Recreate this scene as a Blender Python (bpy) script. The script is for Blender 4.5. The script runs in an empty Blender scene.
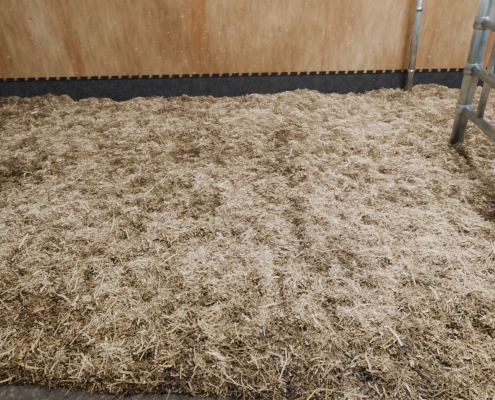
import bpy, bmesh, math
import numpy as np
from mathutils import Vector, Matrix

rng = np.random.default_rng(7)
scene = bpy.context.scene
col = scene.collection

# ------------------------------------------------------------ numpy noise
_tab = np.random.default_rng(3).random((256, 256))
def vnoise(x, y):
    x = np.asarray(x, float); y = np.asarray(y, float)
    xi = np.floor(x).astype(int); yi = np.floor(y).astype(int)
    fx = x - xi; fy = y - yi
    fx = fx*fx*(3-2*fx); fy = fy*fy*(3-2*fy)
    a = _tab[xi & 255, yi & 255]; b = _tab[(xi+1) & 255, yi & 255]
    c = _tab[xi & 255, (yi+1) & 255]; d = _tab[(xi+1) & 255, (yi+1) & 255]
    return (a*(1-fx)+b*fx)*(1-fy) + (c*(1-fx)+d*fx)*fy
def fbm(x, y, o=4):
    s = 0; amp = 0.5; tot = 0
    for i in range(o):
        s = s + amp*vnoise(x*2**i+17.3*i, y*2**i+9.1*i); tot += amp; amp *= 0.55
    return s/tot

# ------------------------------------------------------------ site layout
WS = 0.0834
def wall_y(x): return 4.771 + WS*(x+3.174)
def edge_y(x):      # near edge of the bedding
    return 0.995 - 0.035*(x+1.1) - 0.12*np.clip(x-.05, 0, .6) + 0.07*(fbm(x*5+40, x*0+3.3)-0.5)
FLOOR_Z = -0.05

blobs = [ # x, y, sx, sy, amount (+ pale / - dark)
 (-.1,2.7,.16,.5,.5), (-.12,1.85,.2,.3,.35), (1.45,3.8,.4,.35,.5), (1.25,2.1,.28,.3,.5),
 (1.35,1.65,.25,.2,.4), (-1.1,3.9,.6,.3,.4), (.5,4.3,.7,.25,.3), (-1.6,2.3,.4,.35,.2),
 (.8,2.5,.2,.4,.15), (2.1,4.7,.5,.3,.4), (1.75,2.75,.2,.35,.5), (-.9,2.6,.3,.4,.1), (.45,1.5,.25,.15,.2),
 (.36,3.1,.09,.55,-.8), (-.37,2.35,.25,.12,-.6), (2.35,3.35,.3,.35,-1.0), (-1.1,1.4,.4,.16,-.4),
 (1.2,1.35,.35,.17,-.4), (.5,1.2,.5,.13,-.25), (-2.0,2.95,.3,.3,-.4), (2.5,4.1,.35,.3,-.7),
 (-.5,1.25,.5,.15,-.15), (.75,1.9,.12,.3,-.4), (1.75,2.3,.2,.15,-.6), (-.6,3.3,.1,.5,-.45), (.35,2.1,.1,.4,-.45),(-1.0,1.9,.3,.12,-.35),
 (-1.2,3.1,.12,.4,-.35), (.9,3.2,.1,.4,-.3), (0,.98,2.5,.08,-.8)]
def tone(x, y):
    t = 1.0*(fbm(x*1.6+5, y*1.1+2, 4)-0.5) + 1.1*(fbm(x*6+11, y*4.5+31, 3)-0.5) + 2.1*(fbm(x*17+3, y*14+8, 3)-0.5)  # last noise follows height(): shade of the hollows put into straw colour
    for bx, by, sx, sy, a in blobs:
        t = t + 0.85*a*np.exp(-((x-bx)/sx)**2-((y-by)/sy)**2)
    t = t - 0.18*np.clip((1.9-y)/0.9, 0, 1)
    return t
def height(x, y):
    h = 0.06*(fbm(x*1.3+3, y*1.3+7, 2)-0.5) + 0.085*(fbm(x*5+1, y*5+4, 3)-0.5) + 0.065*(fbm(x*17+3, y*14+8, 3)-0.5)
    d = wall_y(x) - y
    h = h + np.exp(-np.clip(d, 0, 9)/0.22)*(0.22*(fbm(x*1.9+60, y*0+1, 3)-0.38))
    h = h + 0.05*np.exp(-((x-2.3)/.5)**2-((y-3.9)/.5)**2)
    e = np.clip((y-edge_y(x))/0.13, -0.3, 1)
    h = h*np.clip(e, 0, 1) + FLOOR_Z*(1-np.clip(e, 0, 1)**0.6) - 0.03*np.clip(-e, 0, 1)
    return h

# ------------------------------------------------------------ materials
def mat(name):
    m = bpy.data.materials.new(name); m.use_nodes = True
    nt = m.node_tree; b = nt.nodes['Principled BSDF']
    return m, nt, b
def N(nt, t, **kw):
    n = nt.nodes.new(t)
    for k, v in kw.items(): setattr(n, k, v)
    return n
def ramp(nt, stops):
    r = N(nt, 'ShaderNodeValToRGB'); cr = r.color_ramp
    while len(cr.elements) < len(stops): cr.elements.new(0.5)
    for e, (p, c) in zip(cr.elements, stops):
        e.position = p; e.color = (*c, 1)
    return r
def noise(nt, vec, scale, detail=4, rough=.55, mapscale=None, loc=(0,0,0)):
    if mapscale:
        mp = N(nt, 'ShaderNodeMapping'); mp.inputs['Scale'].default_value = mapscale
        mp.inputs['Location'].default_value = loc
        nt.links.new(vec, mp.inputs['Vector']); vec = mp.outputs[0]
    n = N(nt, 'ShaderNodeTexNoise'); n.inputs['Scale'].default_value = scale
    n.inputs['Detail'].default_value = detail; n.inputs['Roughness'].default_value = rough
    nt.links.new(vec, n.inputs['Vector']); return n
def mix(nt, a, b, fac, mode='MIX'):
    m = N(nt, 'ShaderNodeMix', data_type='RGBA', blend_type=mode)
    for sock, v in ((m.inputs[0], fac), (m.inputs[6], a), (m.inputs[7], b)):
        if hasattr(v, 'is_linked'): nt.links.new(v, sock)
        else: sock.default_value = v if not isinstance(v, tuple) else (*v, 1)
    return m.outputs[2]

def straw_mat():
    m, nt, b = mat('straw')
    a = N(nt, 'ShaderNodeAttribute', attribute_name='Col')
    nt.links.new(a.outputs['Color'], b.inputs['Base Color'])
    b.inputs['Roughness'].default_value = 0.5
    b.inputs['Specular IOR Level'].default_value = 0.35
    return m
def litter_mat():
    m, nt, b = mat('straw_litter')
    tc = N(nt, 'ShaderNodeTexCoord')
    a = N(nt, 'ShaderNodeAttribute', attribute_name='Col')
    n = noise(nt, tc.outputs['Object'], 90, 4, .7)
    r = ramp(nt, [(.3, (.25, .25, .25)), (.7, (1.5, 1.5, 1.5))]); nt.links.new(n.outputs[0], r.inputs[0])
    nt.links.new(mix(nt, a.outputs['Color'], r.outputs[0], 1.0, 'MULTIPLY'), b.inputs['Base Color'])
    b.inputs['Roughness'].default_value = .95
    return m
def wood_mat():
    m, nt, b = mat('plywood')
    tc = N(nt, 'ShaderNodeTexCoord'); v = tc.outputs['Object']
    big = noise(nt, v, 1.0, 5, .55, (1.1, 1, .7))
    r1 = ramp(nt, [(.30, (.165, .085, .032)), (.44, (.265, .150, .062)), (.56, (.335, .205, .092)), (.72, (.42, .285, .15))])
    nt.links.new(big.outputs[0], r1.inputs[0])
    stain = noise(nt, v, 1.0, 4, .55, (2.6, 1, .22), (3.1, 0, 0))
    r2 = ramp(nt, [(.53, (0, 0, 0)), (.68, (.65, .65, .65))]); nt.links.new(stain.outputs[0], r2.inputs[0])
    c = mix(nt, r1.outputs[0], (.24, .085, .026), r2.outputs[0])
    grain = noise(nt, v, 1.0, 8, .78, (16, 5, 4.0))
    r3 = ramp(nt, [(.3, (.60, .60, .60)), (.7, (1.30, 1.30, 1.30))]); nt.links.new(grain.outputs[0], r3.inputs[0])
    c = mix(nt, c, r3.outputs[0], 1.0, 'MULTIPLY')
    scr = noise(nt, v, 1.0, 5, .75, (15, 5, 34))
    r4 = ramp(nt, [(.62, (0, 0, 0)), (.67, (.75, .75, .75))]); nt.links.new(scr.outputs[0], r4.inputs[0])
    c = mix(nt, c, (.60, .49, .35), r4.outputs[0])
    dk = noise(nt, v, 1.0, 6, .75, (9, 5, 12), (7, 2, 1))
    r5 = ramp(nt, [(.59, (0, 0, 0)), (.69, (.7, .7, .7))]); nt.links.new(dk.outputs[0], r5.inputs[0])
    c = mix(nt, c, (.10, .050, .022), r5.outputs[0])
    nt.links.new(c, b.inputs['Base Color']); b.inputs['Roughness'].default_value = .6
    b.inputs['Specular IOR Level'].default_value = .25
    bp = N(nt, 'ShaderNodeBump'); bp.inputs['Strength'].default_value = .15
    nt.links.new(grain.outputs[0], bp.inputs['Height']); nt.links.new(bp.outputs[0], b.inputs['Normal'])
    return m
def rubber_mat(name, c0, c1, dust):
    m, nt, b = mat(name)
    tc = N(nt, 'ShaderNodeTexCoord'); v = tc.outputs['Object']
    n = noise(nt, v, 9, 7, .8)
    r = ramp(nt, [(.3, c0), (.7, c1)]); nt.links.new(n.outputs[0], r.inputs[0])
    d = noise(nt, v, 45, 4, .75)
    r2 = ramp(nt, [(.54, (0, 0, 0)), (.70, (.65, .65, .65))]); nt.links.new(d.outputs[0], r2.inputs[0])
    nt.links.new(mix(nt, r.outputs[0], dust, r2.outputs[0]), b.inputs['Base Color'])
    b.inputs['Roughness'].default_value = .8
    b.inputs['Specular IOR Level'].default_value = .25
    bp = N(nt, 'ShaderNodeBump'); bp.inputs['Strength'].default_value = .4
    nt.links.new(d.outputs[0], bp.inputs['Height']); nt.links.new(bp.outputs[0], b.inputs['Normal'])
    return m
def galv_mat():
    m, nt, b = mat('galvanised_steel')
    tc = N(nt, 'ShaderNodeTexCoord'); v = tc.outputs['Object']
    n = noise(nt, v, 9, 5, .65)
    r = ramp(nt, [(.3, (.18, .23, .25)), (.55, (.35, .40, .42)), (.75, (.48, .52, .53))]); nt.links.new(n.outputs[0], r.inputs[0])
    nt.links.new(r.outputs[0], b.inputs['Base Color'])
    b.inputs['Metallic'].default_value = .8; b.inputs['Roughness'].default_value = .3
    return m
M_straw, M_lit, M_wood = straw_mat(), litter_mat(), wood_mat()
M_rub = rubber_mat('black_rubber', (.007, .008, .010), (.034, .037, .043), (.12, .115, .108))
M_edge = rubber_mat('black_rubber_edge', (.004, .004, .005), (.010, .010, .011), (.02, .018, .016))
M_floor = rubber_mat('floor_rubber', (.020, .016, .013), (.055, .045, .037), (.19, .145, .10))
M_galv = galv_mat()

def mesh_obj(name, verts, faces, m, parent=None, smooth=False):
    me = bpy.data.meshes.new(name); me.from_pydata([tuple(v) for v in verts], [], faces)
    me.materials.append(m); me.update()
    if smooth: me.polygons.foreach_set('use_smooth', [True]*len(me.polygons))
    o = bpy.data.objects.new(name, me); col.objects.link(o)
    if parent: o.parent = parent
    return o

# ------------------------------------------------------------ floor
def box(name, x0, x1, y0, y1, z0, z1, m, parent=None):
    v = [(x, y, z) for x in (x0, x1) for y in (y0, y1) for z in (z0, z1)]
    f = [(0,1,3,2),(4,6,7,5),(0,4,5,1),(2,3,7,6),(0,2,6,4),(1,5,7,3)]
    return mesh_obj(name, v, f, m, parent)
box('floor', -6, 6, -2.5, 6.4, -.2, FLOOR_Z, M_floor)

# ------------------------------------------------------------ back wall (local frame: x along wall, -y into stall)
ang = math.atan(WS)
wall = bpy.data.objects.new('wall_back', None); col.objects.link(wall)
wall.location = (0, wall_y(0), 0); wall.rotation_euler = (0, 0, ang)
def wpiece(name, x0, x1, y0, y1, z0, z1, m, bev=.002):
    o = box(name, x0, x1, y0, y1, z0, z1, m, wall)
    bv = o.modifiers.new('bev', 'BEVEL'); bv.width = bev; bv.segments = 2
    return o
wpiece('plywood_sheet_1', -5.2, 2.12, .022, .042, FLOOR_Z, 2.6, M_wood)
wpiece('plywood_sheet_2', 2.130, 5.2, .022, .042, FLOOR_Z, 2.6, M_wood)
# rubber kick mat with jigsaw edge
def kickmat():
    top = .258; tooth = .036; P = .128
    me = bpy.data.meshes.new('rubber_kick_mat'); bm = bmesh.new()
    def prism(poly, y0, y1, mi):
        a = [bm.verts.new((p[0], y0, p[1])) for p in poly]; b = [bm.verts.new((p[0], y1, p[1])) for p in poly]
        fs = [bm.faces.new(a), bm.faces.new(b[::-1])]; n = len(poly)
        for i in range(n): fs.append(bm.faces.new((a[i], b[i], b[(i+1) % n], a[(i+1) % n])))
        for f in fs: f.material_index = mi
    prism([(-5.2, FLOOR_Z), (5.2, FLOOR_Z), (5.2, top-.012), (-5.2, top-.012)], 0, .02, 0)
    prism([(-5.2, top-.012), (5.2, top-.012), (5.2, top), (-5.2, top)], 0, .02, 1)
    x = -5.2
    while x < 5.1:
        prism([(x+.022, top-.001), (x+.092, top-.001), (x+.102, top+tooth), (x+.012, top+tooth)], 0, .02, 1)
        x += P
    bmesh.ops.recalc_face_normals(bm, faces=bm.faces)
    bm.to_mesh(me); bm.free(); me.materials.append(M_rub); me.materials.append(M_edge)
    o = bpy.data.objects.new('rubber_kick_mat', me); col.objects.link(o); o.parent = wall
kickmat()

# ------------------------------------------------------------ tubes
def tube(name, p0, p1, r, parent, seg=24):
    p0 = Vector(p0); p1 = Vector(p1); d = (p1-p0).normalized()
    q = d.to_track_quat('Z', 'Y'); L = (p1-p0).length
    bm = bmesh.new()
    bmesh.ops.create_cone(bm, cap_ends=True, segments=seg, radius1=r, radius2=r, depth=L)
    bmesh.ops.bevel(bm, geom=[e for e in bm.edges if abs(abs(e.verts[0].co.z)-L/2) < 1e-5 and abs(e.verts[0].co.z-e.verts[1].co.z) < 1e-5],
                    offset=min(.006, r*.25), segments=2, affect='EDGES')
    bm.transform(Matrix.Translation((p0+p1)/2) @ q.to_matrix().to_4x4())
    me = bpy.data.meshes.new(name); bm.to_mesh(me); bm.free()
    me.polygons.foreach_set('use_smooth', [len(p.vertices) < 6 for p in me.polygons])
    me.materials.append(M_galv)
    o = bpy.data.objects.new(name, me); col.objects.link(o); o.parent = parent
    return o
# pole by the wall
pole = bpy.data.objects.new('metal_support_pole', None); col.objects.link(pole)
pb = Vector((2.165, 5.06, -.02)); pt = Vector((2.0, 5.045, 1.50))
tube('tube', pb, pt, .040, pole)
dd = (pt-pb).normalized()
tube('lower_collar', pb+dd*.33, pb+dd*.36, .046, pole)
tube('upper_collar', pb+dd*1.05, pb+dd*1.09, .047, pole)

# gate
gate = bpy.data.objects.new('metal_gate', None); col.objects.link(gate)
gb = Vector((2.072, 3.469, -.02)); gt = Vector((1.925, 3.469, 1.60))
gd = (gt-gb).normalized()
def gp(z, s):
    k = (z-gb.z)/gd.z
    return gb + gd*k + Vector((-.0825*s, -.9966*s, 0))
tube('hinge_post', gb, gt, .062, gate)
for i, z in enumerate((.379, .745, 1.119, 1.48)):
    tube('rail_%d' % (i+1), gp(z, 0), gp(z, 1.9), .040, gate)
    k = (z-gb.z)/gd.z
    tube('collar_%d' % (i+1), gb+gd*(k-.05), gb+gd*(k+.05), .071, gate)
tube('brace', gp(.379, .32), gp(1.48, .32), .030, gate)
tube('end_stile', gp(.30, 1.9), gp(1.52, 1.9), .045, gate)

# ------------------------------------------------------------ bedding surface
PAL = np.array([[.022,.012,.004],[.105,.062,.024],[.275,.185,.088],[.47,.345,.195],[.80,.680,.51]])
def colour(t):
    t = np.clip(t, 0, 1)*(len(PAL)-1); i = np.minimum(t.astype(int), len(PAL)-2); f = (t-i)[:, None]
    return PAL[i]*(1-f) + PAL[i+1]*f
nx, ny = 620, 420
gx = np.linspace(-4.9, 4.9, nx); u = np.linspace(0, 1, ny)
X = np.repeat(gx[None, :], ny, 0)
Y = 0.80 + u[:, None]*(wall_y(X)-0.004-0.80)
Z = height(X, Y)
co = np.stack([X, Y, Z], -1).reshape(-1, 3)
idx = np.arange(nx*ny).reshape(ny, nx)
quads = np.stack([idx[:-1,:-1], idx[:-1,1:], idx[1:,1:], idx[1:,:-1]], -1).reshape(-1, 4)
def fast_mesh(name, co, quads, cols, m, parent=None, smooth=False):
    me = bpy.data.meshes.new(name)
    me.vertices.add(len(co)); me.vertices.foreach_set('co', co.astype(np.float32).ravel())
    me.loops.add(quads.size); me.loops.foreach_set('vertex_index', quads.astype(np.int32).ravel())
    me.polygons.add(len(quads)); me.polygons.foreach_set('loop_start', np.arange(0, quads.size, 4, dtype=np.int32))
    me.update(calc_edges=True)
    a = me.color_attributes.new('Col', 'FLOAT_COLOR', 'POINT')
    c4 = np.ones((len(co), 4), np.float32); c4[:, :3] = cols
    a.data.foreach_set('color', c4.ravel())
    if smooth: me.polygons.foreach_set('use_smooth', np.ones(len(quads), bool))
    me.materials.append(m)
    o = bpy.data.objects.new(name, me); col.objects.link(o)
    if parent: o.parent = parent
    return o
bcol = colour(0.32 + 0.3*tone(co[:, 0], co[:, 1]))*0.75  # base darkened so its colour stands for shade between straw pieces
bed = fast_mesh('straw_bedding', co, quads, bcol, M_lit, None, True)

# ------------------------------------------------------------ straw pieces
def sample(n, power, clump=0.0):
    out = []
    tot = 0
    while tot < n:
        x = rng.uniform(-4.4, 4.6, n*3); y = rng.uniform(.88, 5.28, n*3)
        ok = (np.abs(x) < .9+.85*y) & (y < wall_y(x)-.03) & (y > edge_y(x)-0.01)
        ok &= rng.random(n*3) < (.88/y)**power
        if clump:
            ok &= rng.random(n*3) < np.clip(.5+clump*2.2*(fbm(x*11+70, y*11+5, 2)-.5), .08, 1)
        out.append(np.stack([x[ok], y[ok]], -1)); tot += ok.sum()
    return np.concatenate(out)[:n]

def ribbons(n, lmed, lsig, lmax, w0, w1, power, zlo, zhi, pitch_s, roll_s, bright=0.0, jitter=.24, tri=False, pts=None, clump=0.0):
    P = sample(n, power, clump) if pts is None else pts
    n = len(P)
    L = np.minimum(lmed*np.exp(lsig*rng.standard_normal(n)), lmax)
    W = rng.uniform(w0, w1, n)
    yaw = rng.uniform(0, 2*np.pi, n)
    pit = pitch_s*rng.standard_normal(n); rol = roll_s*rng.standard_normal(n)
    d = np.stack([np.cos(yaw)*np.cos(pit), np.sin(yaw)*np.cos(pit), np.sin(pit)], -1)
    s0 = np.stack([-np.sin(yaw), np.cos(yaw), 0*yaw], -1)
    up = np.cross(d, s0)
    s = s0*np.cos(rol)[:, None] + up*np.sin(rol)[:, None]
    nn = np.cross(d, s)
    zoff = rng.uniform(zlo, zhi, n) + 0.35*L*np.abs(np.sin(pit))
    c = np.stack([P[:, 0], P[:, 1], height(P[:, 0], P[:, 1])+zoff], -1)
    lim = wall_y(c[:, 0]) - .012 - .5*L
    c[:, 1] = np.minimum(c[:, 1], lim)
    bend = (rng.standard_normal(n)*.09*L)[:, None]
    side = (rng.standard_normal(n)*.06*L)[:, None]
    hl = (L/2)[:, None]; hw = (W/2)[:, None]
    secs = [c-d*hl - nn*bend, c+nn*bend*.3+s*side, c+d*hl - nn*bend]
    k = 3 if tri else 2
    V = []
    for j, p in enumerate(secs):
        if tri:
            V += [p+s*hw, p-s*hw*.6+nn*hw*.9, p-s*hw*.6-nn*hw*.9]
        else:
            tw = 1.0 if j == 1 else .8
            V += [p+s*hw*tw, p-s*hw*tw]
    V = np.stack(V, 1)
    base = (np.arange(n)*3*k)[:, None]
    if tri:
        fs = []
        for j in range(2):
            for a in range(3):
                b = (a+1) % 3
                fs.append([j*3+a, j*3+b, j*3+3+b, j*3+3+a])
        F = np.array(fs)
    else:
        F = np.array([[0, 1, 3, 2], [2, 3, 5, 4]])
    Q = (base[:, :, None] + F[None]).reshape(-1, 4)
    t = 0.51 + 0.42*tone(P[:, 0], P[:, 1]) + jitter*rng.standard_normal(n) + bright
    C = colour(t)
    g = rng.random(n)[:, None]
    near = np.clip((2.0-P[:, 1])/1.0, 0, 1)[:, None]
    gold = ((g < .15+.30*near)).astype(float)
    pink = ((g > .85)).astype(float)
    C = C*(1-gold) + C*np.array([1.0, .92, .62])*gold
    C = C*(1-pink) + C*np.array([1.03, .98, 1.06])*pink
    C = np.repeat(C[:, None, :], 3*k, 1).reshape(-1, 3)
    return V.reshape(-1, 3), Q, C
def add(name, batches):
    Vs, Qs, Cs = [], [], []; off = 0
    for V, Q, C in batches:
        Vs.append(V); Qs.append(Q+off); Cs.append(C); off += len(V)
    fast_mesh(name, np.concatenate(Vs), np.concatenate(Qs), np.concatenate(Cs), M_straw, bed)
add('chopped_straw', [
    ribbons(200000, .018, .55, .07, .002, .006, .9, .000, .012, .10, .28, -.08),
    ribbons(330000, .008, .45, .025, .002, .006, 1.0, .002, .015, .16, .35, .0, .31, clump=.7),
    ribbons(36000, .016, .6, .06, .003, .008, .6, .008, .020, .10, .28, .22, .24, clump=1.2),
    ribbons(42000, .034, .60, .11, .0015, .0036, 1.3, .006, .020, .08, .5, .05, .30, clump=.8),
])
xs = rng.uniform(-1.6, 1.2, 9000); ys = edge_y(xs) - np.abs(rng.standard_normal(9000))*.045
add('long_stems', [
    ribbons(4800, .085, .45, .24, .0022, .0048, 1.9, .012, .028, .07, .5, .16, .28, True, clump=1.0),
    ribbons(520, .065, .40, .16, .006, .009, 1.7, .014, .028, .06, .4, .40, .10, False),
    ribbons(9000, .010, .6, .05, .0012, .003, 0, .002, .006, .05, .2, -.12, .2, False, np.stack([xs, ys], -1)),
])

# ------------------------------------------------------------ light
w = bpy.data.worlds.new('World'); scene.world = w; w.use_nodes = True
bg = w.node_tree.nodes['Background']; bg.inputs[0].default_value = (.94, .97, 1.0, 1); bg.inputs[1].default_value = .56
def area(name, loc, target, sx, sy, e, c=(1,1,1)):
    l = bpy.data.lights.new(name, 'AREA'); l.shape = 'RECTANGLE'; l.size = sx; l.size_y = sy; l.energy = e; l.color = c
    o = bpy.data.objects.new(name, l); col.objects.link(o); o.location = loc
    o.rotation_euler = (Vector(target)-Vector(loc)).to_track_quat('-Z', 'Y').to_euler()
area('overhead_key', (1.9, 3.5, 4.4), (.3, 2.8, 0), 1.2, 1.2, 680, (1, .985, .96))  # unseen area lamp added overhead for directional shading on the straw

# ------------------------------------------------------------ camera
cam = bpy.data.cameras.new('camera'); co_ = bpy.data.objects.new('camera', cam); col.objects.link(co_)
co_.location = (0, 0, 1.6); co_.rotation_euler = (math.radians(90-33), 0, 0)
cam.sensor_width = 36; cam.lens = 36*380/495; cam.clip_start = .05
scene.camera = co_
